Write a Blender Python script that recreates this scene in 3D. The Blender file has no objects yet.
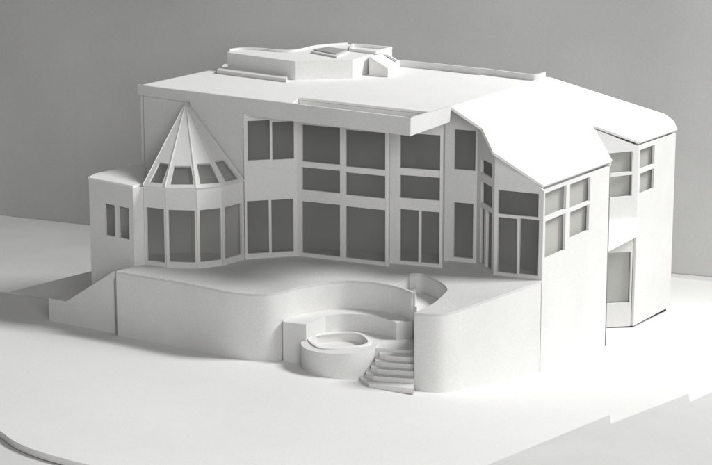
import bpy, bmesh, math, random
from mathutils import Vector, Matrix
from mathutils.geometry import tessellate_polygon
random.seed(4)
S = bpy.context.scene
COL = S.collection
# ------------------------------------------------------------------ camera
F = 2200.0; CX, CY = 356.0, 232.5; PITCH = math.radians(13.5)
MM = 4.5 / F                      # one measured unit at the middle of the model, in metres
D0 = 4.5
DECK = 0.0
CAM = Vector((0, -D0 * math.cos(PITCH), D0 * math.sin(PITCH)))
cd = bpy.data.cameras.new('camera'); cam = bpy.data.objects.new('camera', cd); COL.objects.link(cam)
cam.location = CAM; cam.rotation_euler = (math.pi / 2 - PITCH, 0, 0)
cd.sensor_width = 36; cd.lens = F / 712 * 36; cd.clip_start = .05; cd.clip_end = 60
S.camera = cam
cp, sp = math.cos(PITCH), math.sin(PITCH)

# survey helpers: measured sight lines met with real planes
def ray(px, py):
    x = (px - CX) / F; y = -(py - CY) / F
    return Vector((x, cp + y * sp, -sp + y * cp))
def P(px, py, z=DECK):
    d = ray(px, py); t = (z - CAM.z) / d.z
    return CAM + d * t
def onplane(px, py, p0, n):
    d = ray(px, py); t = (p0 - CAM).dot(n) / d.dot(n)
    return CAM + d * t
def zat(p, py):
    """height on the plumb line through p seen at row py"""
    k = -(py - CY) / F
    # y' = k : ((z-cz)*cp + (yy)*sp) / (yy*cp - (z-cz)*sp) = k
    yy = p.y - CAM.y
    return CAM.z + (k * yy * cp - yy * sp) / (cp + k * sp)
def proj(p):
    v = p - CAM; depth = v.y * cp - v.z * sp
    return (CX + F * v.x / depth, CY - F * (v.z * cp + v.y * sp) / depth)

# ------------------------------------------------------------------ materials
def mat(name, base, rough=.75, spec=.3, mott=.06, scale=9, grain=.05, bump=.05, bscale=240, fleck=0, metal=0):
    m = bpy.data.materials.new(name); m.use_nodes = True
    nt = m.node_tree; N = nt.nodes; L = nt.links
    b = N['Principled BSDF']
    b.inputs['Roughness'].default_value = rough; b.inputs['Metallic'].default_value = metal
    b.inputs['Specular IOR Level'].default_value = spec
    tc = N.new('ShaderNodeTexCoord')
    geo = N.new('ShaderNodeNewGeometry')
    n1 = N.new('ShaderNodeTexNoise'); n1.inputs['Scale'].default_value = scale; n1.inputs['Detail'].default_value = 5
    n2 = N.new('ShaderNodeTexNoise'); n2.inputs['Scale'].default_value = bscale * 1.6; n2.inputs['Detail'].default_value = 2
    L.new(geo.outputs['Position'], n1.inputs['Vector']); L.new(geo.outputs['Position'], n2.inputs['Vector'])
    def ramp(src, lo, hi):
        r = N.new('ShaderNodeMapRange'); r.inputs['From Min'].default_value = .3; r.inputs['From Max'].default_value = .7
        r.inputs['To Min'].default_value = lo; r.inputs['To Max'].default_value = hi
        L.new(src, r.inputs['Value']); return r.outputs['Result']
    a = ramp(n1.outputs['Fac'], 1 - mott, 1 + mott); c = ramp(n2.outputs['Fac'], 1 - grain, 1 + grain)
    mu = N.new('ShaderNodeMath'); mu.operation = 'MULTIPLY'; L.new(a, mu.inputs[0]); L.new(c, mu.inputs[1])
    out = mu.outputs[0]
    vm = N.new('ShaderNodeVectorMath'); vm.operation = 'SCALE'; vm.inputs[0].default_value = base
    L.new(out, vm.inputs['Scale'])
    col = vm.outputs[0]
    if fleck:
        v = N.new('ShaderNodeTexVoronoi'); v.inputs['Scale'].default_value = 26; v.inputs['Randomness'].default_value = 1
        L.new(geo.outputs['Position'], v.inputs['Vector'])
        lt = N.new('ShaderNodeMath'); lt.operation = 'LESS_THAN'; lt.inputs[1].default_value = fleck
        L.new(v.outputs['Distance'], lt.inputs[0])
        mx = N.new('ShaderNodeMix'); mx.data_type = 'RGBA'
        L.new(lt.outputs[0], mx.inputs[0]); L.new(col, mx.inputs[6]); mx.inputs[7].default_value = (min(1, base[0] * 1.8), min(1, base[1] * 1.8), min(1, base[2] * 1.8), 1)
        col = mx.outputs[2]
    L.new(col, b.inputs['Base Color'])
    bp = N.new('ShaderNodeBump'); bp.inputs['Strength'].default_value = bump; bp.inputs['Distance'].default_value = .002
    n3 = N.new('ShaderNodeTexNoise'); n3.inputs['Scale'].default_value = bscale; n3.inputs['Detail'].default_value = 3
    L.new(geo.outputs['Position'], n3.inputs['Vector'])
    L.new(n3.outputs['Fac'], bp.inputs['Height']); L.new(bp.outputs['Normal'], b.inputs['Normal'])
    return m
def film(m):
    nt = m.node_tree; N = nt.nodes; L = nt.links
    tr = N.new('ShaderNodeBsdfTransparent'); tr.inputs[0].default_value = (.97, .97, .96, 1)
    mx = N.new('ShaderNodeMixShader'); mx.inputs[0].default_value = .17
    L.new(tr.outputs[0], mx.inputs[1]); L.new(N['Principled BSDF'].outputs[0], mx.inputs[2])
    L.new(mx.outputs[0], N['Material Output'].inputs[0]); return m
T = lambda v: (v * 1.0, v * .997, v * .978)
M_CARD = mat('white_card', T(.70), mott=.035, bump=.06)
M_DECK = mat('deck_card', T(.62), mott=.05, bump=.25, bscale=160, fleck=.035)
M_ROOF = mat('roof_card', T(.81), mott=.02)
M_PANE = film(mat('grey_film', T(.36), rough=.45, spec=.5, mott=.10, scale=14, grain=.06, fleck=.02))
M_GROUND = mat('ground_card', T(.78), mott=.03, scale=3, fleck=.012)
M_SHEET = mat('grey_sheet', T(.62), mott=.03)
M_TABLE = mat('table_card', T(.66), mott=.04)
M_WALL = mat('backdrop_paper', T(.6), rough=.9, mott=.09, scale=2.2, grain=.05, fleck=.018)
M_SHADE = mat('gap_shade', T(.03), mott=.1)  # near-black that paints shade into gaps
M_EDGE = mat('board_edge', T(.35), mott=.1)

# ------------------------------------------------------------------ objects
def link(name, bm, m, parent=None, smooth=None):
    bmesh.ops.recalc_face_normals(bm, faces=bm.faces[:])
    me = bpy.data.meshes.new(name); bm.to_mesh(me); bm.free()
    o = bpy.data.objects.new(name, me); COL.objects.link(o)
    o.data.materials.append(m)
    if parent: o.parent = parent
    if smooth:
        for p in me.polygons: p.use_smooth = True
        me.set_sharp_from_angle(angle=math.radians(smooth))
    return o
def thing(name, label, cat, loc, group=None):
    o = bpy.data.objects.new(name, None); COL.objects.link(o); o.location = loc; o.empty_display_size = .05
    o['label'] = label; o['category'] = cat
    if group: o['group'] = group
    bpy.context.view_layer.update()
    return o
def place(o, parent):
    """parent keeping world position (meshes are written in world coordinates)"""
    o.parent = parent
    root = parent
    off = Vector((0, 0, 0))
    while root: off += Vector(root.location); root = root.parent
    o.location = -off
    return o
def mk(name, bm, m, parent, smooth=None, label=None):
    o = link(name, bm, m, None, smooth)
    if parent: place(o, parent)
    if label: o['label'] = label
    return o

def solid(bm, pts, vec, holes=()):
    """planar polygon with holes, given thickness along vec"""
    loops = [list(pts)] + [list(h) for h in holes]
    flat = [p for l in loops for p in l]
    tris = tessellate_polygon([[Vector(p) for p in l] for l in loops])
    a = [bm.verts.new(p) for p in flat]
    b = [bm.verts.new(Vector(p) + vec) for p in flat]
    for t in tris:
        try: bm.faces.new([a[i] for i in t]); bm.faces.new([b[i] for i in reversed(t)])
        except ValueError: pass
    k = 0
    for l in loops:
        n = len(l)
        for i in range(n):
            j = (i + 1) % n
            try: bm.faces.new((a[k + i], a[k + j], b[k + j], b[k + i]))
            except ValueError: pass
        k += n
    return bm
def slab(pts2, z0, z1, holes=()):
    bm = bmesh.new()
    return solid(bm, [Vector((p[0], p[1], z1)) for p in pts2], Vector((0, 0, z0 - z1)), [[Vector((p[0], p[1], z1)) for p in h] for h in holes])

def spline(pts, n=8, closed=False):
    out = []; m = len(pts)
    rng = m if closed else m - 1
    for i in range(rng):
        if closed: p = [pts[(i + k) % m] for k in (-1, 0, 1, 2)]
        else: p = [pts[max(0, i - 1)], pts[i], pts[i + 1], pts[min(m - 1, i + 2)]]
        for k in range(n):
            t = k / n
            out.append(.5 * ((2 * p[1]) + (-p[0] + p[2]) * t + (2 * p[0] - 5 * p[1] + 4 * p[2] - p[3]) * t * t + (-p[0] + 3 * p[1] - 3 * p[2] + p[3]) * t ** 3))
    if not closed: out.append(pts[-1])
    return out
def px_line(lst, z): return [P(a, b, z) for a, b in lst]
UP = Vector((0, 0, 1))

class Wall:
    """a vertical card wall between two plan points, with window openings cut and grey panes behind"""
    def __init__(s, A, B):
        s.A = Vector((A.x, A.y, 0)); s.u = Vector((B.x - A.x, B.y - A.y, 0)); s.L = s.u.length; s.u.normalize()
        s.n = Vector((s.u.y, -s.u.x, 0))          # towards the viewer for left-to-right walls
        s.holes = []
    def uz(s, px, py):
        p = onplane(px, py, s.A, s.n); return ((p - s.A).dot(s.u), p.z)
    def pt(s, u, z, o=0): return s.A + s.u * u + UP * z + s.n * o
    def win(s, x0, x1, t0, t1, b0, b1):
        """opening: left/right column, top rows at left and right, bottom rows at left and right"""
        a = s.uz(x0, t0); b = s.uz(x1, t1); c = s.uz(x0, b0); d = s.uz(x1, b1)
        s.holes.append(((a[0] + c[0]) / 2, (b[0] + d[0]) / 2, (c[1] + d[1]) / 2, (a[1] + b[1]) / 2))
        return s
    def build(s, parent, outer, th=.0055, name='facade_wall', label=None, m=None):
        bm = bmesh.new()
        solid(bm, [s.pt(u, z) for u, z in outer], -s.n * th, [[s.pt(a, c), s.pt(b, c), s.pt(b, d), s.pt(a, d)] for a, b, c, d in s.holes])
        w = mk(name, bm, m or M_CARD, parent, label=label)
        for a, b, c, d in s.holes:
            bm = bmesh.new(); e = .0025
            solid(bm, [s.pt(a - e, c - e, -th - .0004), s.pt(b + e, c - e, -th - .0004), s.pt(b + e, d + e, -th - .0004), s.pt(a - e, d + e, -th - .0004)], -s.n * .0012)
            mk('window_pane', bm, M_PANE, w)
        return w
    def rect(s, z0, z1, u0=0, u1=None): return [(u0, z0), (s.L if u1 is None else u1, z0), (s.L if u1 is None else u1, z1), (u0, z1)]

# ================================================================== HOUSE
A0 = P(244.5, 259.5)
R = zat(A0, 98.8)                                  # main roof level
PX = MM
ZG = -65.5 * PX
house = thing('house', 'white card model house with flat roof, glazed cone tower and sloping right wing', 'model house', P(330, 262))
L0 = P(137.5, 85.5, R); R0 = P(410.5, 118.8, R)
mainW = Wall(L0, R0)
zb = zat(R0, 136)                                   # underside of the canopy band
uA = mainW.uz(244.5, 180)[0]
uP0 = mainW.uz(142.5, 140)[0]; uP1 = mainW.uz(190, 110)[0]
zpan = mainW.uz(165, 98.3)[1]
TH = .0055
# one plane: wall behind the cone and the long canopy fascia; the bay at its left is set back under the band
zpan = mainW.uz(165, 98.6)[1]
mainW.build(house, [(uP1, -.1), (uA, -.1), (uA, zb), (mainW.L, zb), (mainW.L, R + .0015), (0, R + .0015), (0, zpan + .001), (uP1, zpan - .001)])
apq = mainW.uz(187, 101.8); ap2 = mainW.pt(apq[0], apq[1], .004)
uq = mainW.uz(142.8, 150)[0]
bm = bmesh.new(); solid(bm, [mainW.pt(u, z, -.006) for u, z in ((uq, -.1), (uP1 + .004, -.1), (uP1 + .004, zpan + .008), (uq, zpan + .008))], -mainW.n * .0018)
mk('backing_panel', bm, M_CARD, house)
bm = bmesh.new(); solid(bm, [mainW.pt(u, z, -.025) for u, z in ((-.010, -.1), (uq + .06, -.1), (uq + .05, R - .006), (-.010, R - .006))], -mainW.n * .002)
mk('rear_strip', bm, M_CARD, house)

# wing on the left
wA = P(134.5, 266); zw = zat(wA, 187.8)
wL = P(88.7, 179.3, zw)
wing = Wall(wL, wA)
wing.win(104.7, 115, 203.8, 205, 235, 236.6).win(118.4, 129.2, 206.3, 208, 237.6, 239.3)
wing.build(house, wing.rect(-.16, zw))
wS = P(145, 264.8)
bm = bmesh.new(); solid(bm, [wing.pt(u, z, -.03) for u, z in ((.006, -.1), (wing.L - .006, -.1), (wing.L - .006, zw - .004), (.006, zw - .004))], -wing.n * .003)
mk('pane_backing', bm, M_CARD, house)
ws = Wall(wA, wS); ws.build(house, ws.rect(-.01, zw))
bk = P(95, 175.5, zw)
roofw = [wL + (wL - wA).normalized() * .003 + Vector((0, 0, 0)), wA + (wA - wL).normalized() * .0, P(144.5, 185.2, zw), mainW.pt(uq + .003, zw, -.0005), mainW.pt(-.002, zw, -.001), bk]
mk('wing_roof', slab(roofw, zw, zw + .004), M_ROOF, house)
# wing back and left side
w2 = Wall(bk, wL); w2.build(house, w2.rect(-.16, zw))

bbk = mainW.pt(uq + .003, 0)
w = Wall(Vector((bbk.x, bbk.y, 0)), wS); w.build(house, w.rect(-.01, zw - .0002, .001, w.L - .006))
# glazed facades round the terrace
base = [(244.5, 259.5), (297.5, 255.8), (388.5, 266.3), (390, 263.2), (442, 267.8), (444.2, 260.2), (476, 263.3), (493.3, 274.8), (542, 280.5)]
bp = [P(a, b) for a, b in base]
f1 = Wall(bp[0], bp[1])
f1.win(247.6, 270, 121, 119.8, 160.5, 159.5).win(272.2, 294, 119.8, 123, 159.5, 159)
f1.win(247.3, 269, 201.2, 200, 254, 252.5).win(271.5, 293.5, 200, 198.8, 252.5, 251.5)
f1.build(house, f1.rect(0, zb + .0028, .0015))
f2 = Wall(bp[1], bp[2])
for a, b in ((301.8, 340), (345.5, 384.5)):
    dy = (a - 301.8) * .118
    f2.win(a, b, 124 + dy, 128 + dy, 161 + dy, 165.2 + dy)
    f2.win(a, b, 166.8 + dy, 171 + dy, 189.5 + dy, 193.6 + dy)
    f2.win(a, b, 201 + dy, 205 + dy, 252.5 + dy, 257.2 + dy)
f2.build(house, f2.rect(0, zb + .0028))
w = Wall(bp[2], bp[3]); w.build(house, w.rect(0, zb + .0028, 0, w.L))
f3 = Wall(bp[3], bp[4])
f3.win(400, 441, 132, 136, 167.5, 171).win(400, 441, 174.5, 178.2, 197, 201.5)
f3.win(400, 418.5, 208.8, 210.6, 260.7, 262.4).win(421, 440.5, 210.8, 212.5, 262.6, 264.3)
f3.build(house, f3.rect(0, zb + .0028))

# right wing: sloping roof plane
ridge0 = P(451, 107, R); ridge1 = P(546, 77, R)
ev0 = bp[8]; ze = zat(Vector((ev0.x, ev0.y, 0)), 186.5)
E0 = P(544, 186, ze)
rn = (ridge1 - ridge0).cross(E0 - ridge0).normalized()
if rn.z < 0: rn = -rn
def RP(px, py): return onplane(px, py, ridge0, rn)
def roofz(p): return ridge0.z - (rn.x * (p.x - ridge0.x) + rn.y * (p.y - ridge0.y)) / rn.z
outline = [(451, 106.8), (482, 128), (493, 151.8), (544, 186), (612.5, 160.8), (592.5, 125), (640, 142.3), (677.5, 129.4), (674, 121), (665, 114), (550, 77.2), (545, 76.8)]
ro = [RP(a, b) for a, b in outline]
bm = bmesh.new(); solid(bm, ro, -rn * .005)
mk('sloping_roof', bm, M_ROOF, house)
def sl(w, n=6):  # top profile below the sloping roof
    out = []
    for i in range(n + 1):
        u = w.L * (1 - i / n); p = w.pt(u, 0); out.append((u, min(roofz(p) - .0055 / rn.z, R - .004)))
    return out
w = Wall(bp[4], bp[5]); w.build(house, w.rect(0, R - .005))
f4 = Wall(bp[5], bp[6])
f4.win(454.3, 475.5, 129, 131, 169.5, 170.5).win(453.8, 473, 202, 204, 257.2, 258.8)
f4.build(house, [(0, 0), (f4.L, 0)] + sl(f4))
f5 = Wall(bp[6], bp[7])
f5.win(481, 492, 158.5, 164, 172.5, 178.5)
f5.win(481, 492, 181.5, 186.5, 201.5, 209.5)
f5.win(480.3, 484, 206.5, 208.5, 263, 265.5).win(486, 491.5, 209.8, 213, 267, 271)
f5.build(house, [(0, 0), (f5.L, 0)] + sl(f5))
f6 = Wall(bp[7], bp[8])
f6.win(498, 538.5, 190, 193.8, 215, 216.5)
f6.win(497.5, 517, 217.5, 218.3, 272.3, 273.8).win(519.3, 538.5, 218.5, 219.8, 274, 276)
f6.build(house, [(0, -.002), (f6.L, -.002)] + sl(f6))
# right facade
E1 = P(611, 161.2, ze)
g0 = Vector((ev0.x, ev0.y, 0)); 
E1 = RP(611, 161.4); d = (E1 - E0); d.z = 0; d.normalize()
g1 = g0 + d * (Vector((E1.x - E0.x, E1.y - E0.y, 0)).length)
f7 = Wall(g0, g1)
f7.win(545, 566.3, 193, 185.5, 216.5, 209.5).win(570, 590.3, 184, 177, 208.5, 201)
f7.win(545, 565.3, 221.3, 213.6, 258.5, 250.3).win(570, 589, 212, 204.5, 238, 230.8)
f7.build(house, [(0, -.21), (f7.L, -.21)] + sl(f7), label='bright right facade with four square windows')
# corner back wall from the facade to the balcony front
k0 = RP(592.5, 125); k1 = RP(639, 142.8); k2 = RP(676, 130.2)
zk = lambda p: roofz(p)
r5 = RP(549, 78.2); r6 = RP(664, 115)
f8 = Wall(k0, k1)                                     # set back upper facade above the balcony
f8.win(600, 632.3, 152.5, 153, 173, 173.3).win(600, 632, 176.3, 176.5, 197.5, 197.6)
zfar = -.125
f8b = f8
k1f = Vector((k1.x, k1.y, 0)); k2f = Vector((k2.x, k2.y, 0))
zbase = zat(k1f, 326)
zbal = zat(k1f, 217.5)
f8.build(house, [(0, zbal - .04), (f8.L, zbal - .04)] + sl(f8))
f9 = Wall(k1, k2)
f9.win(639.8, 654.5, 149.5, 145.5, 168.7, 164.8).win(639.6, 653.8, 173.4, 168.6, 194, 188.6)
f9.build(house, [(0, zbase), (f9.L, zbase)] + sl(f9))
print('zbase', zbase, 'px', proj(f9.pt(f9.L, zbase)), proj(f9.pt(0, zbase)))
k3 = k2f + Vector((-f9.n.x, -f9.n.y, 0)) * .25
k3 = Vector((r6.x, r6.y, 0))
w = Wall(k2, k3); w.build(house, [(0, zbase), (w.L, zbase), (w.L, zk(r6) - .008), (0, zk(k2) - .008)])
w = Wall(g1, g1 - Vector((f7.n.x, f7.n.y, 0)) * .2); w.build(house, [(0, -.21), (w.L, -.21), (w.L, ze - .004), (0, ze - .004)])
for w_, off, zb_ in ((f7, .012, -.1), (f8, .012, zbal - .035), (f9, .012, -.1)):  # cards added behind the right panes to catch key light and pale them
    bm = bmesh.new(); solid(bm, [w_.pt(u, z, -off) for u, z in ((.012, zb_), (w_.L - .012, zb_), (w_.L - .012, min(roofz(w_.pt(w_.L, 0, -off)), R) - .012), (.012, min(roofz(w_.pt(0, 0, -off)), R) - .012))], -w_.n * .003)
    mk('pane_backing', bm, M_CARD, house)
rearpts = [P(221.5, 68.2, R), P(300, 61.2, R), P(399, 66.7, R), P(481, 75.7, R), P(532, 82, R)]
for a_, b_ in zip(rearpts[:-1], rearpts[1:]):
    w = Wall(b_, a_); w.build(house, w.rect(-.25, R - .005))
w = Wall(rearpts[0], mainW.pt(.002, 0, -.006)); w.build(house, w.rect(-.15, R - .005))
w = Wall(r5, rearpts[-1]); w.build(house, w.rect(-.25, R - .01))
w = Wall(r6, r5); w.build(house, [(0, -.25), (w.L, -.25), (w.L, R - .01), (0, roofz(r6) - .008)])
# balcony
b0 = P(639, 217.6, zbal); b1 = P(609, 216, zbal); b2 = P(606, 234.2, zbal)
bal = [b0, b2, P(600, 230, zbal), P(600, 213, zbal), b1]
dz = zat(b0, 236) - zbal
mk('balcony', slab(bal, zbal + dz, zbal), M_ROOF, house)
# recessed lower wall below the balcony
lw = Wall(P(598, 328, zbase), P(630.5, 326, zbase))
lw.win(600, 630.3, 253, 252.5, 303, 304)
lw.build(house, [(0, zbase), (lw.L, zbase), (lw.L, zbal + dz), (0, zbal + dz)])
bm = bmesh.new(); solid(bm, [lw.pt(u, z, -.008) for u, z in ((.001, zbase), (lw.L - .004, zbase), (lw.L - .004, zbal + dz - .002), (.001, zbal + dz - .002))], -lw.n * .003)
mk('pane_backing', bm, M_CARD, house)
# return between the lower wall and the far block
q = Wall(P(630.5, 326, zbase), Vector((k1.x, k1.y, 0)) + f9.u * .0)
# recessed block, near-black to paint the shadow gap under the far block
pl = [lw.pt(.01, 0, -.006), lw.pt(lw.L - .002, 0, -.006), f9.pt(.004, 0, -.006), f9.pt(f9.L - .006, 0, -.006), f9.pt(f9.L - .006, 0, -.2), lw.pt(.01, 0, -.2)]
mk('shade_block', slab(pl, zbase - .04, zbase + .002), M_SHADE, house)

# main roof with the sunk gutter behind the canopy fascia
sw = Wall(R0, P(451, 107, R))
front = [mainW.pt(.002, R, -.0058), mainW.pt(mainW.L - .0075, R, -.0058), sw.pt(sw.L, R, -.0058), P(533, 81, R), P(481, 74.5, R), P(399, 65.5, R), P(300, 60, R), P(224, 64, R), P(221, 67.8, R)]
hole = [mainW.pt(mainW.uz(289, 104)[0], R, -.010), mainW.pt(mainW.L - .012, R, -.010), P(432, 112.2, R), P(298.5, 97.3, R)]
hole = [Vector((p.x, p.y, R)) for p in hole]
mk('flat_roof', slab(front, R - .0045, R, [hole]), M_ROOF, house)
gut = [h + Vector((0, 0, 0)) for h in hole]
bm = bmesh.new()
cz = Vector((0, 0, -1))
mk('gutter_floor', slab([h for h in hole], R - .030, R - .027), M_ROOF, house)
gb = bmesh.new()
for i in range(4):
    a, b = hole[i], hole[(i + 1) % 4]
    t = (b - a).normalized(); n = Vector((t.y, -t.x, 0)) * .003
    cen = sum(hole, Vector()) / 4
    if n.dot(cen - a) > 0: n = -n
    solid(gb, [a - UP * .005, b - UP * .005, b - UP * .03, a - UP * .03], n)
mk('gutter_lining', gb, M_CARD, house)
# canopy right side and underside
Cc = P(451, 107, R)
sw = Wall(R0, Cc); sw.build(house, [(0.0005, zb), (sw.L * .97, zb + .004), (sw.L, R + .0015), (0.0005, R + .0015)], name='canopy_fascia')
sof = [mainW.pt(uA + .004, zb + .004, -.006), mainW.pt(mainW.L - .006, zb + .004, -.006), Vector((sw.pt(sw.L, 0).x, sw.pt(sw.L, 0).y, 0)) - sw.n * .006, bp[4] + Vector((0, .02, 0)), bp[1] + Vector((0, .02, 0))]
mk('canopy_soffit', slab(sof, zb + .003, zb + .006), M_CARD, house)
# rear parapet
par = [(397.5, 66.3), (440, 70.3), (481, 75), (510, 78.8), (534, 81.5)]
pp = [P(a, b, R) for a, b in par]
for i0, i1, h, nm in ((0, 3, 6.3, 'rear_parapet'), (2, 5, 6.0, 'rear_parapet')):
    seg = pp[i0:i1]
    if i0 == 2: seg = [p + Vector((0, .012, 0)) for p in seg]; seg.append(P(546, 79, R) + Vector((0, .01, 0)))
    seg = spline(seg, 5); back = [p + Vector((0, .007, 0)) for p in reversed(seg)]
    mk(nm, slab(seg + back, R - .004, R + h * PX), M_CARD, house, 40)

# ---- penthouse on the roof
pf = P(295, 80, R); RPH = zat(pf, 61.3)
fr = [(227.5, 52.4), (295, 61.4), (352.5, 60), (368.7, 54.8), (392, 50.5), (391, 47)]
bkl = [(347.5, 44.5), (327.5, 46), (312.5, 47.8), (295, 51.5), (277.5, 51.6), (262.5, 50), (242.5, 49.5), (230, 50.8)]
frp = px_line(fr, RPH); bkp = spline(px_line(bkl, RPH), 5)
mk('penthouse', slab(frp + bkp, R - .004, RPH), M_ROOF, house)
# curved rear rim of the penthouse
rim = bkp; rb = [p + Vector((0, -.006, 0)) for p in reversed(rim)]
pent = [o for o in house.children if o.name.startswith('penthouse')][0]
mk('rim', slab(rim + rb, RPH + .0002, RPH + 2.2 * PX), M_ROOF, pent, 30)
# roof light
sk = [P(311.3, 53.2, RPH), P(336.3, 58, RPH), P(349.5, 52.8, RPH), P(327, 49.5, RPH)]
mk('roof_light', slab(sk, RPH + .0002, RPH + 2.0 * PX), M_CARD, pent)
sk2 = [P(313, 52.6, RPH), P(335.5, 56.9, RPH), P(347.0, 52.4, RPH), P(327, 49.9, RPH)]
sk2 = [p + Vector((0, .004, 0)) for p in sk2]
mk('roof_light_glass', slab(sk2, RPH + 2.0 * PX + .0002, RPH + 2.0 * PX + .002), M_EDGE, pent)
# open parapet box
bx = [P(349, 51.2, RPH), P(376, 54.3, RPH), P(392.3, 49.6, RPH), P(352, 46.3, RPH)]
c = sum(bx, Vector()) / 4
inner = [c + (p - c) * .86 for p in bx]
mk('parapet', slab(bx, RPH + .0002, RPH + 3.0 * PX, [inner]), M_ROOF, pent)
# sloped dormer
dm = bmesh.new()
a0 = P(369, 74.8, R); a1 = P(388, 77.3, R); a2 = P(399.5, 70, R); a3 = P(381, 67.5, R)
zt = RPH
tops = [Vector((a0.x, a0.y, zt)), Vector((a1.x, a1.y, R + 9 * PX)), Vector((a2.x, a2.y, R + 9 * PX)), Vector((a3.x, a3.y, zt))]
vs = [dm.verts.new(p) for p in (a0, a1, a2, a3)]; vt = [dm.verts.new(p) for p in tops]
dm.faces.new(vs); dm.faces.new(vt)
for i in range(4): dm.faces.new((vs[i], vs[(i + 1) % 4], vt[(i + 1) % 4], vt[i]))
dorm = mk('dormer', dm, M_ROOF, house)
sn = (tops[1] - tops[0]).cross(tops[3] - tops[0]).normalized(); sn = sn if sn.z > 0 else -sn
def dq(s, t): 
    return tops[0] * (1 - s) * (1 - t) + tops[1] * s * (1 - t) + tops[2] * s * t + tops[3] * (1 - s) * t + sn * .0006
sb = bmesh.new(); solid(sb, [dq(.08, .72), dq(.92, .72), dq(.92, .88), dq(.08, .88)], sn * .0008)
mk('roof_light_glass', sb, M_EDGE, dorm)
# long bar on the roof
bar = [P(217, 73.5, R), P(286.5, 82.3, R), P(287.5, 80.2, R), P(219, 71.5, R)]
mk('roof_bar', slab(bar, R + .0002, R + 3.6 * PX), M_CARD, house)

# ---- cone tower
tb = [(145, 264.8), (166.7, 267.6), (197.5, 268.6), (223, 265.6), (244.6, 259.6)]
tp = [P(a, b) for a, b in tb]
zeave = sum(zat(tp[i], y) for i, y in ((0, 184.8), (1, 188.3), (2, 188.6), (3, 186), (4, 180.6))) / 5
wins = [(146.5, 164.3, 207, 209.3, 261, 262.3), (169, 195, 210, 210.3, 262, 262.5), (200, 221, 210, 208, 262, 260), (225, 242, 207, 203, 258.3, 255)]
apex = None

for i in range(4):
    w = Wall(tp[i], tp[i + 1]); w.win(*wins[i]); w.build(house, w.rect(0, zeave, .0004, w.L - .0004), name='tower_wall')
cw = [((159.5, 162), (169, 163.7), (162, 183.7), (149, 182)), ((174, 165.8), (191, 166), (193.7, 184.6), (170, 184.6)),
      ((196.8, 163.8), (210.5, 163), (219.5, 183), (200.5, 184.2)), ((214.5, 161), (225, 159.5), (239, 178.6), (225.8, 182))]
cone = bmesh.new(); panes = []
for i in range(4):
    a = tp[i] + UP * (zeave + .0005); b = tp[i + 1] + UP * (zeave + .0005)
    n = (b - a).cross(ap2 - a).normalized()
    if n.y > 0: n = -n
    a2 = a + Vector((n.x, n.y, 0)) * .003; b2 = b + Vector((n.x, n.y, 0)) * .003
    h = [onplane(x, y, a2, n) for x, y in cw[i]]
    # refit normal for the shifted eave
    n2 = (b2 - a2).cross(ap2 - a2).normalized(); n2 = n2 if n2.y < 0 else -n2
    h = [onplane(x, y, a2, n2) for x, y in cw[i]]
    solid(cone, [a2, b2, ap2], -n2 * .0045, [h])
    hc = sum(h, Vector()) / 4
    pb = bmesh.new(); solid(pb, [hc + (p - hc) * 1.05 - n2 * .0048 for p in h], -n2 * .001)
    panes.append(pb)
cr = mk('cone_roof', cone, M_CARD, house)
for pb in panes: mk('window_pane', pb, M_PANE, cr)
# little ribs along the cone hips
for i in range(5):
    e = tp[i] + UP * (zeave + .001); dvec = (ap2 - e); side = dvec.cross(Vector((0, -1, 0))).normalized() * .001
    o_ = Vector((0, -.0024, .0006))
    rbm = bmesh.new(); solid(rbm, [e + side + o_, e - side + o_, ap2 - side * .3 + o_ * .5, ap2 + side * .3 + o_ * .5], Vector((0, .003, 0)))
    mk('hip_rib', rbm, M_CARD, cr)

# ================================================================== TERRACE
terrace = thing('terrace', 'white curved terrace with high retaining walls and curved bench in front of the house', 'terrace', P(300, 300) + UP * -.14)
left = [(116, 271.2), (135, 274.4), (158, 278.2), (180, 281.8), (205, 286.8), (230, 291.6), (252, 293.9), (270, 293.6), (284, 291), (297, 287.4), (312, 284.5), (330, 281.8), (350, 280.6), (375, 282.3), (396, 286.4), (411.5, 292.3)]
lp = spline([P(a, b) for a, b in left[2:]], 6)
lp = [P(116, 271.2), P(135, 274.4)] + lp
right = [(414.5, 312.7), (427, 314), (440, 313.8), (450, 312.2), (460, 309.6)]
rp = spline([P(a, b) for a, b in right], 5) + [P(500, 295.3), P(541.2, 281.2)]
well = [(391, 286.8), (410, 279.3), (409.5, 273.8), (420.5, 273.4), (430, 276.5), (441.5, 282.4), (447.2, 288.6), (444.7, 293.4), (432.6, 303.9), (414.5, 312.7)]
wl = [P(391, 285.2), P(405, 279.8)] + spline([P(a, b) for a, b in well[2:]], 5)
wend = P(415.8, 292.2)
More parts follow.
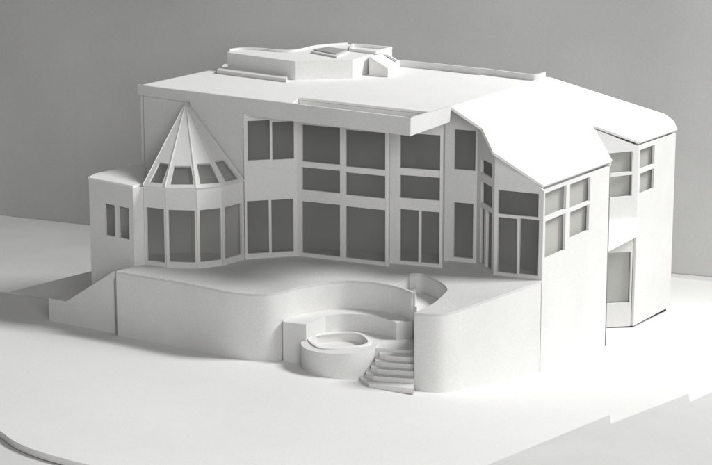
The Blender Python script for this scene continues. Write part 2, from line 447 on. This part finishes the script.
# deck sheet
curve_in = [P(a, b) for a, b in ((415.8, 292), (400, 286.2), (392, 284.3))]
deck = lp + [wend, P(402, 287.3), P(393, 285)] + wl[1:] + rp[1:] + [bp[8] + Vector((.0, 0.0, 0)), bp[8] + Vector((0, .05, 0)), bp[6] + Vector((0, .06, 0)), bp[1] + Vector((0, .06, 0)), tp[0] + Vector((0, .08, 0)), P(134.3, 264.8), P(134.3, 266.2)]
mk('deck', slab(deck, -.004, 0), M_DECK, terrace, 30)
def strip(line, z0, z1, th, closed=False):
    """vertical ribbon wall of given thickness under a plan line, thickness to the far side"""
    n = len(line); inn = []
    for i, p in enumerate(line):
        t = (line[min(n - 1, i + 1)] - line[max(0, i - 1)]); t.z = 0; t.normalize()
        inn.append(p + Vector((-t.y, t.x, 0)) * th)
    bm = bmesh.new()
    def V(p, z): return bm.verts.new((p.x, p.y, z))
    a = [(V(p, z0), V(p, z1)) for p in line]; b = [(V(p, z0), V(p, z1)) for p in inn]
    for i in range(n - 1):
        bm.faces.new((a[i][0], a[i + 1][0], a[i + 1][1], a[i][1])); bm.faces.new((b[i][0], b[i + 1][0], b[i + 1][1], b[i][1]))
        bm.faces.new((a[i][1], a[i + 1][1], b[i + 1][1], b[i][1])); bm.faces.new((a[i][0], a[i + 1][0], b[i + 1][0], b[i][0]))
    for i in (0, n - 1): bm.faces.new((a[i][0], a[i][1], b[i][1], b[i][0]))
    return bm
mk('retaining_wall', strip(lp[:], -.25, -.0042, .004), M_CARD, terrace, 35)
mk('retaining_wall', strip(rp, -.3, -.0042, .004), M_CARD, terrace, 35)
# curved back wall end post
wend_pts = []
for i_ in range(1, len(lp)):
    if proj(lp[i_])[0] > 394:
        t_ = (lp[min(i_ + 1, len(lp) - 1)] - lp[i_ - 1]).normalized(); wend_pts.append(lp[i_] + Vector((-t_.y, t_.x, 0)) * .0045)
mk('wall_end', slab(wend_pts + [P(415.4, 292.1), P(402, 287), P(394, 285.2)], -.2, -.0042), M_CARD, terrace)
# the inner well of the winding stair
wl2 = wl[1:]
mk('stair_well', strip(list(reversed(wl)), -.2, -.0042, -.004), M_CARD, terrace, 40)
fl = wl + [P(413, 318, 0) , wend]
for k in range(7):
    zz = -.026 - .011 * k
    a = math.radians(119 - k * 30.1); a2 = math.radians(119 - (k + 1) * 30.1)
    c0 = P(417, 293.6)
    r = .25
    pts = [c0, c0 + Vector((math.cos(a) * r, math.sin(a) * r, 0)), c0 + Vector((math.cos((a + a2) / 2) * r, math.sin((a + a2) / 2) * r, 0)), c0 + Vector((math.cos(a2) * r, math.sin(a2) * r, 0))]
    # clip to the well by scaling towards the centre
    def clip(p):
        best = p
        dirv = p - c0
        tmin = 1.0
        ring = wl + [c0]
        for i in range(len(ring) - 1):
            q0, q1 = ring[i], ring[i + 1]
            den = dirv.x * (q1.y - q0.y) - dirv.y * (q1.x - q0.x)
            if abs(den) < 1e-12: continue
            t = ((q0.x - c0.x) * (q1.y - q0.y) - (q0.y - c0.y) * (q1.x - q0.x)) / den
            s = ((q0.x - c0.x) * dirv.y - (q0.y - c0.y) * dirv.x) / den
            if 0 < t < tmin and -.001 <= s <= 1.001: tmin = t
        return c0 + dirv * tmin * .985
    pts = [pts[0]] + [clip(p) for p in pts[1:]]
    mk('stair_tread', slab(pts, -.2 + .0003 * k, zz), M_CARD, terrace)

# bench and lower court
WE = P(411.5, 292.3); ZBN = zat(WE, 320.8); ZR = zat(WE, 337.7); LP = .00183
bo = [(283.5, 321.2), (290, 317.2), (300, 314.6), (312, 312.7), (330, 311.3), (350, 310.4), (372, 311.8), (392, 315.6), (411.5, 320.8)]
bi = [(306, 324.5), (325.7, 315.9), (342, 314), (358, 314.2), (373, 316), (387, 319.2), (396.5, 322.6)]
bop = [P(a, b, ZBN) for a, b in bo]
# the back follows the curved wall above so that nothing gapes
backl = [Vector((p.x, p.y + .004, ZBN)) for p in lp if 284 < proj(p)[0] < 412]
bip = [P(306, 324.5, ZBN)] + spline([P(a, b, ZBN) for a, b in bi[1:]], 5)
poly = [P(283.0, 321.8, ZBN)] + backl + [P(412.3, 321.2, ZBN)] + list(reversed(bip))
mk('bench', slab(poly, -.2, ZBN), M_CARD, terrace, 30)
# court floor in front of the bench, level with the tub
# ================================================================== HOT TUB
tub = thing('hot_tub', 'round white hot tub with a rounded square basin below the curved bench', 'hot tub', P(339, 343, ZR) - UP * .06)
cx0 = (P(301, 343.2, ZR) + P(378, 343.2, ZR)) / 2
rad = (P(378, 343.2, ZR) - P(301, 343.2, ZR)).length / 2
fy = P(339, 354.6, ZR).y; cy = fy + rad
C0 = Vector((cx0.x, cy, ZR))
circ = [C0 + Vector((math.cos(t) * rad, math.sin(t) * rad, 0)) for t in [i * 2 * math.pi / 72 for i in range(72)]]
def sq(r, n=48, e=3.2, rot=.3, c=C0, squash=.92):
    o = []
    for i in range(n):
        t = i * 2 * math.pi / n
        k = (abs(math.cos(t)) ** e + abs(math.sin(t)) ** e) ** (-1 / e)
        x, y = math.cos(t) * k * r, math.sin(t) * k * r * squash
        o.append(c + Vector((x * math.cos(rot) - y * math.sin(rot), x * math.sin(rot) + y * math.cos(rot), 0)))
    return o
hc = C0 + Vector((0.0, .012, 0))
h1 = sq(rad * .73, c=hc)
mk('tub_shell', slab(circ, -.21, ZR + .001, [h1]), M_CARD, tub, 40)
mk('basin_floor', slab(sq(rad * .735, c=hc), ZR - .018, ZR - .014), M_CARD, tub)
mk('basin_rim', slab(sq(rad * .785, c=hc), ZR + .0012, ZR + .0036, [sq(rad * .70, c=hc)]), M_ROOF, tub, 40)

arc = [C0 + Vector((math.cos(math.radians(a)), math.sin(math.radians(a)), 0)) * rad * .97 for a in range(185, -31, -9)]
cf = arc + [P(383, 348.2, ZR), P(413.5, 350.2, ZR), P(413.5, 336, ZR), P(400, 331, ZR), P(380, 325, ZR), P(345, 322, ZR), P(320, 325, ZR), P(304, 336, ZR)]
mk('court_floor', slab(cf, -.21, ZR - .0006), M_CARD, terrace)

# ================================================================== GARDEN STEPS
steps = thing('garden_steps', 'short flight of five fanned white steps between the round tub and the terrace wall', 'steps', P(395, 385, -.15))
ed = [[(379.5, 354), (385, 355.5), (413.8, 357.6)], [(375.3, 360.5), (381, 362), (413.8, 364.6)], [(371, 366.8), (377.5, 369), (413.8, 371.8)], [(366, 372.8), (373.5, 376), (413.8, 379.2)], [(360.5, 378.2), (369, 384), (413.8, 388.8)]]
n = len(ed)
for i, e in enumerate(ed):
    z = ZR - (i * 4.9 + 3.6) * LP
    pts = [P(a, b, z) for a, b in e]
    back = [P(413.8, 344, z), P(378, 344, z)]
    mk('step', slab(pts + back, z - 4.9 * LP + (-.001 if i == n - 1 else .0001), z), M_CARD, steps)
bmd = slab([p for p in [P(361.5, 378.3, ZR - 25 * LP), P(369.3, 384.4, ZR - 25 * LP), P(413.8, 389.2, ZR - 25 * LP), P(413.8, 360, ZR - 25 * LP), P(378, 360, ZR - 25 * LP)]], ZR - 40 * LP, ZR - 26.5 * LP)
mk('step_shade', bmd, M_SHADE, steps)  # near-black sheet painting the shadow below the bottom step

# ================================================================== SIDE STAIR
side = thing('side_stair', 'low sloping stair wall with a small landing at the left end of the terrace', 'stair', P(80, 330, ZG))
sA = P(49.5, 322.5, ZG); sB = P(116, 336, ZG)
sw_ = Wall(sA, sB)
zl = sw_.uz(49.5, 298.3)[1]; u1, z1 = sw_.uz(66.2, 301.7); z2 = sw_.uz(115.6, 272)[1]
bm = bmesh.new(); solid(bm, [sw_.pt(u, z) for u, z in ((0, -.3), (sw_.L - .002, -.3), (sw_.L - .002, z2), (u1, zl), (0, zl))], -sw_.n * .0045)
mk('side_wall', bm, M_CARD, side)
bm = slab([sw_.pt(.001, 0, -.0046), sw_.pt(u1 + .012, 0, -.0046), sw_.pt(u1 + .012, 0, -.05), sw_.pt(.001, 0, -.05)], -.3, zl - .001)
mk('landing', bm, M_CARD, side)
ns = 5
for i in range(ns):
    ua = u1 + .012 + (sw_.L - u1 - .012) * i / ns; ub = u1 + .012 + (sw_.L - u1 - .012) * (i + 1) / ns
    zz = zl + (z2 - zl) * (i + .3) / ns - .012
    mk('stair_tread', slab([sw_.pt(ua, 0, -.0048), sw_.pt(ub - .0002, 0, -.0048), sw_.pt(ub - .0002, 0, -.05), sw_.pt(ua, 0, -.05)], -.3, zz), M_CARD, side)

# ================================================================== GROUND
ctrl = []
def addc(px, py_top, py_base, z=DECK, p=None):
    q = p or P(px, py_top, z); ctrl.append((q.x, q.y, zat(q, py_base)))
for a, b, c_ in ((116, 271.2, 336), (180, 281.8, 348.8), (208, 287.3, 353.8), (250, 293.7, 358.3), (284, 291, 357.5), (414.5, 312.7, 389.2), (432, 314, 390.3), (450, 312.2, 391.5), (477, 303.6, 391), (500, 295.3, 382.5), (522, 287.8, 374.5), (541, 281.2, 375.7)): addc(a, b, c_)
addc(0, 0, 346.5, p=f7.pt(f7.L, 0)); addc(0, 0, 361, p=f7.pt(f7.L * .5, 0))
ctrl.append((f9.pt(f9.L, 0).x, f9.pt(f9.L, 0).y, zbase - .004)); ctrl.append((f9.pt(0, 0).x, f9.pt(0, 0).y, zbase - .004))
ctrl.append((sA.x, sA.y, ZG))
ctrl.append((C0.x, C0.y - rad, zat(C0 + Vector((0, -rad, 0)), 377.3)))
print('ctrl', [tuple(round(v, 3) for v in c) for c in ctrl])
# least squares plane
def lsq(c):
    n = len(c); mx = sum(p[0] for p in c) / n; my = sum(p[1] for p in c) / n; mz = sum(p[2] for p in c) / n
    xx = sum((p[0] - mx) ** 2 for p in c); yy = sum((p[1] - my) ** 2 for p in c); xy = sum((p[0] - mx) * (p[1] - my) for p in c)
    xz = sum((p[0] - mx) * (p[2] - mz) for p in c); yz = sum((p[1] - my) * (p[2] - mz) for p in c)
    d = xx * yy - xy * xy; a = (xz * yy - yz * xy) / d; b = (yz * xx - xz * xy) / d
    return a, b, mz - a * mx - b * my
pa, pb_, pc = lsq(ctrl)
print('plane', pa, pb_, pc)
res = [(x, y, z - (pa * x + pb_ * y + pc)) for x, y, z in ctrl]
def gz(x, y):
    s = .11; num = den = 0
    for cx_, cy_, r in res:
        w = math.exp(-((x - cx_) ** 2 + (y - cy_) ** 2) / (2 * s * s)); num += w * r; den += w
    xc = max(-1.0, min(1.0, x)); yc = max(-1.2, min(1.0, y))
    return pa * xc + pb_ * yc + pc + num / (den + .35)
def G(px, py):
    z = -.15
    for _ in range(12): q = P(px, py, z); z = gz(q.x, q.y)
    return Vector((q.x, q.y, z))
# far edge where backdrop meets table and ground
ZT = gz(-.4, .3) - .03
wallL = P(0, 213, ZT); wallR = G(712, 281.5)
wd = Vector((wallR.x - wallL.x, wallR.y - wallL.y, 0)).normalized()
wn = Vector((wd.y, -wd.x, 0))
bl0 = G(-30, 286.5); bl1 = G(50, 300.2)
hb = Vector((.1, .62, 0))
# outline of the ground board
fcurve = [(-60, 408), (-20, 420), (0, 431), (14, 441), (35, 450), (60, 457.5), (90, 465), (130, 471), (200, 478)]
fpx = spline([G(a, b) for a, b in fcurve], 6)
farL = wallL + wd * 1.05 + wn * .001
outl = [bl0] + fpx + [G(420, 520), G(760, 520), G(900, 400)] + [wallR + wd * .6 + wn * .002, wallL + wd * 1.3 + wn * .002, Vector((.05, .55, 0)), Vector((-.35, .35, 0)), bl1]
# dense sheet: grid points clipped by outline
from mathutils.geometry import delaunay_2d_cdt
def inside(x, y, poly):
    c = False; n = len(poly); j = n - 1
    for i in range(n):
        a, b = poly[i], poly[j]
        if (a.y > y) != (b.y > y) and x < (b.x - a.x) * (y - a.y) / (b.y - a.y) + a.x: c = not c
        j = i
    return c
pts2 = [Vector((p.x, p.y)) for p in outl]; ne = len(pts2)
step = .035; xs = [p.x for p in outl]; ys = [p.y for p in outl]
x = min(xs)
while x < max(xs):
    y = min(ys)
    while y < max(ys):
        if inside(x, y, outl): pts2.append(Vector((x, y)))
        y += step
    x += step
vv, ee, ff, *_ = delaunay_2d_cdt(pts2, [(i, (i + 1) % ne) for i in range(ne)], [], 1, 1e-5)
gm = bmesh.new(); tv = [gm.verts.new((v.x, v.y, gz(v.x, v.y))) for v in vv]
for f in ff: gm.faces.new([tv[i] for i in f])
geom = [e for e in gm.edges if len(e.link_faces) == 1]
r = bmesh.ops.extrude_edge_only(gm, edges=geom)
for v in r['geom']:
    if isinstance(v, bmesh.types.BMVert): v.co.z -= .011
ground = link('ground', gm, M_GROUND, None, 40); ground['kind'] = 'structure'
# white lip below, a second board
tbm = bmesh.new()
te = [wallL - wd * 1.5 + wn * .001, wallR + wd * 1.5 + wn * .001, Vector((3.0, -2.2, 0)), Vector((-3.0, -2.2, 0))]
# table plane is parallel to the ground board's fall at the front so the board lies on it
def tz(x, y):
    g = pa * max(-1, min(1, x)) + pb_ * max(-1.2, min(1, y)) + pc
    k = max(0, min(1, (y + .45) / .4)); return (g - .0125) * (1 - k) + min(ZT, g - .03) * k
nx, ny = 40, 40; gv = []
for i in range(nx + 1):
    row = []
    for j in range(ny + 1):
        s, t = i / nx, j / ny
        q = (te[0] * (1 - s) + te[1] * s) * (1 - t) + (te[3] * (1 - s) + te[2] * s) * t
        row.append(tbm.verts.new((q.x, q.y, tz(q.x, q.y) if t > .01 else tz(q.x, q.y))))
    gv.append(row)
for i in range(nx):
    for j in range(ny): tbm.faces.new((gv[i][j], gv[i + 1][j], gv[i + 1][j + 1], gv[i][j + 1]))
tab = link('table_surface', tbm, M_TABLE, None, 40); tab['kind'] = 'structure'
# backdrop
wb = bmesh.new(); solid(wb, [wallL - wd * 2 - UP * .5, wallR + wd * 2 - UP * .5, wallR + wd * 2 + UP * 2.6, wallL - wd * 2 + UP * 2.6], -wn * .02)
wo = link('backdrop_wall', wb, M_WALL); wo['kind'] = 'structure'
# ramp strip beyond the left edge
rm = bmesh.new()
ga = G(9, 292.2); gb_ = G(50, 300.2); gc = G(120, 315); gd = P(88, 272.0, gb_.z + .012); ge = P(130, 262, gb_.z + .02)
rq = [ga + UP * .0006, gb_ + UP * .0006, gc + UP * .0006, ge, gd]
v_ = [rm.verts.new(p) for p in rq]; rm.faces.new(v_)
ra = link('ramp', rm, M_GROUND); ra['kind'] = 'structure'
# grey sheets at the right front
sh = [(470, 473.6), (491, 465), (610, 416), (611, 425), (688.5, 395), (690, 403.2), (730, 385), (780, 520), (470, 520)]
shp = [G(a, b) for a, b in sh]
pts2 = [Vector((p.x, p.y)) for p in shp]; ne = len(pts2)
x = min(p.x for p in shp)
while x < max(p.x for p in shp):
    y = min(p.y for p in shp)
    while y < max(p.y for p in shp):
        if inside(x, y, shp): pts2.append(Vector((x, y)))
        y += .03
    x += .03
vv, ee, ff, *_ = delaunay_2d_cdt(pts2, [(i, (i + 1) % ne) for i in range(ne)], [], 1, 1e-5)
gm = bmesh.new(); tv = [gm.verts.new((v.x, v.y, gz(v.x, v.y) + .0022)) for v in vv]
for f in ff: gm.faces.new([tv[i] for i in f])
r = bmesh.ops.extrude_edge_only(gm, edges=[e for e in gm.edges if len(e.link_faces) == 1])
for v in r['geom']:
    if isinstance(v, bmesh.types.BMVert): v.co.z -= .0018
so = link('terrain_layer', gm, M_SHEET, None, 40); so['kind'] = 'structure'

# ================================================================== LIGHT
def area(name, loc, target, power, size, col=(1, 1, 1)):
    l = bpy.data.lights.new(name, 'AREA'); l.energy = power; l.size = size; l.color = col
    o = bpy.data.objects.new(name, l); COL.objects.link(o); o.location = loc
    o.rotation_euler = (Vector(target) - Vector(loc)).to_track_quat('-Z', 'Y').to_euler()
    return o
area('key_lamp', (4.95, -.4, 5.2), (0, .1, 0), 405, 1.9)
area('fill_lamp', (.7, -4.8, 1.7), (-.3, 0, 0), 62, 1.8)
bl = bpy.data.lights.new('backdrop_fill', 'SPOT'); bl.energy = 60; bl.spot_size = math.radians(75); bl.spot_blend = 1; bl.shadow_soft_size = .15  # added spot that lifts the right of the backdrop
bo_ = bpy.data.objects.new('backdrop_fill', bl); COL.objects.link(bo_); bo_.location = (1.5, -.1, 1.9)
bo_.rotation_euler = (Vector((1.0, .5, .35)) - bo_.location).to_track_quat('-Z', 'Y').to_euler()
W = bpy.data.worlds.new('World'); S.world = W; W.use_nodes = True
W.node_tree.nodes['Background'].inputs[0].default_value = (1, 1, .985, 1)
W.node_tree.nodes['Background'].inputs[1].default_value = .075
S.view_settings.view_transform = 'Standard'; S.view_settings.look = 'None'; S.view_settings.exposure = .36; S.view_settings.gamma = 1
S.render.engine = 'CYCLES'
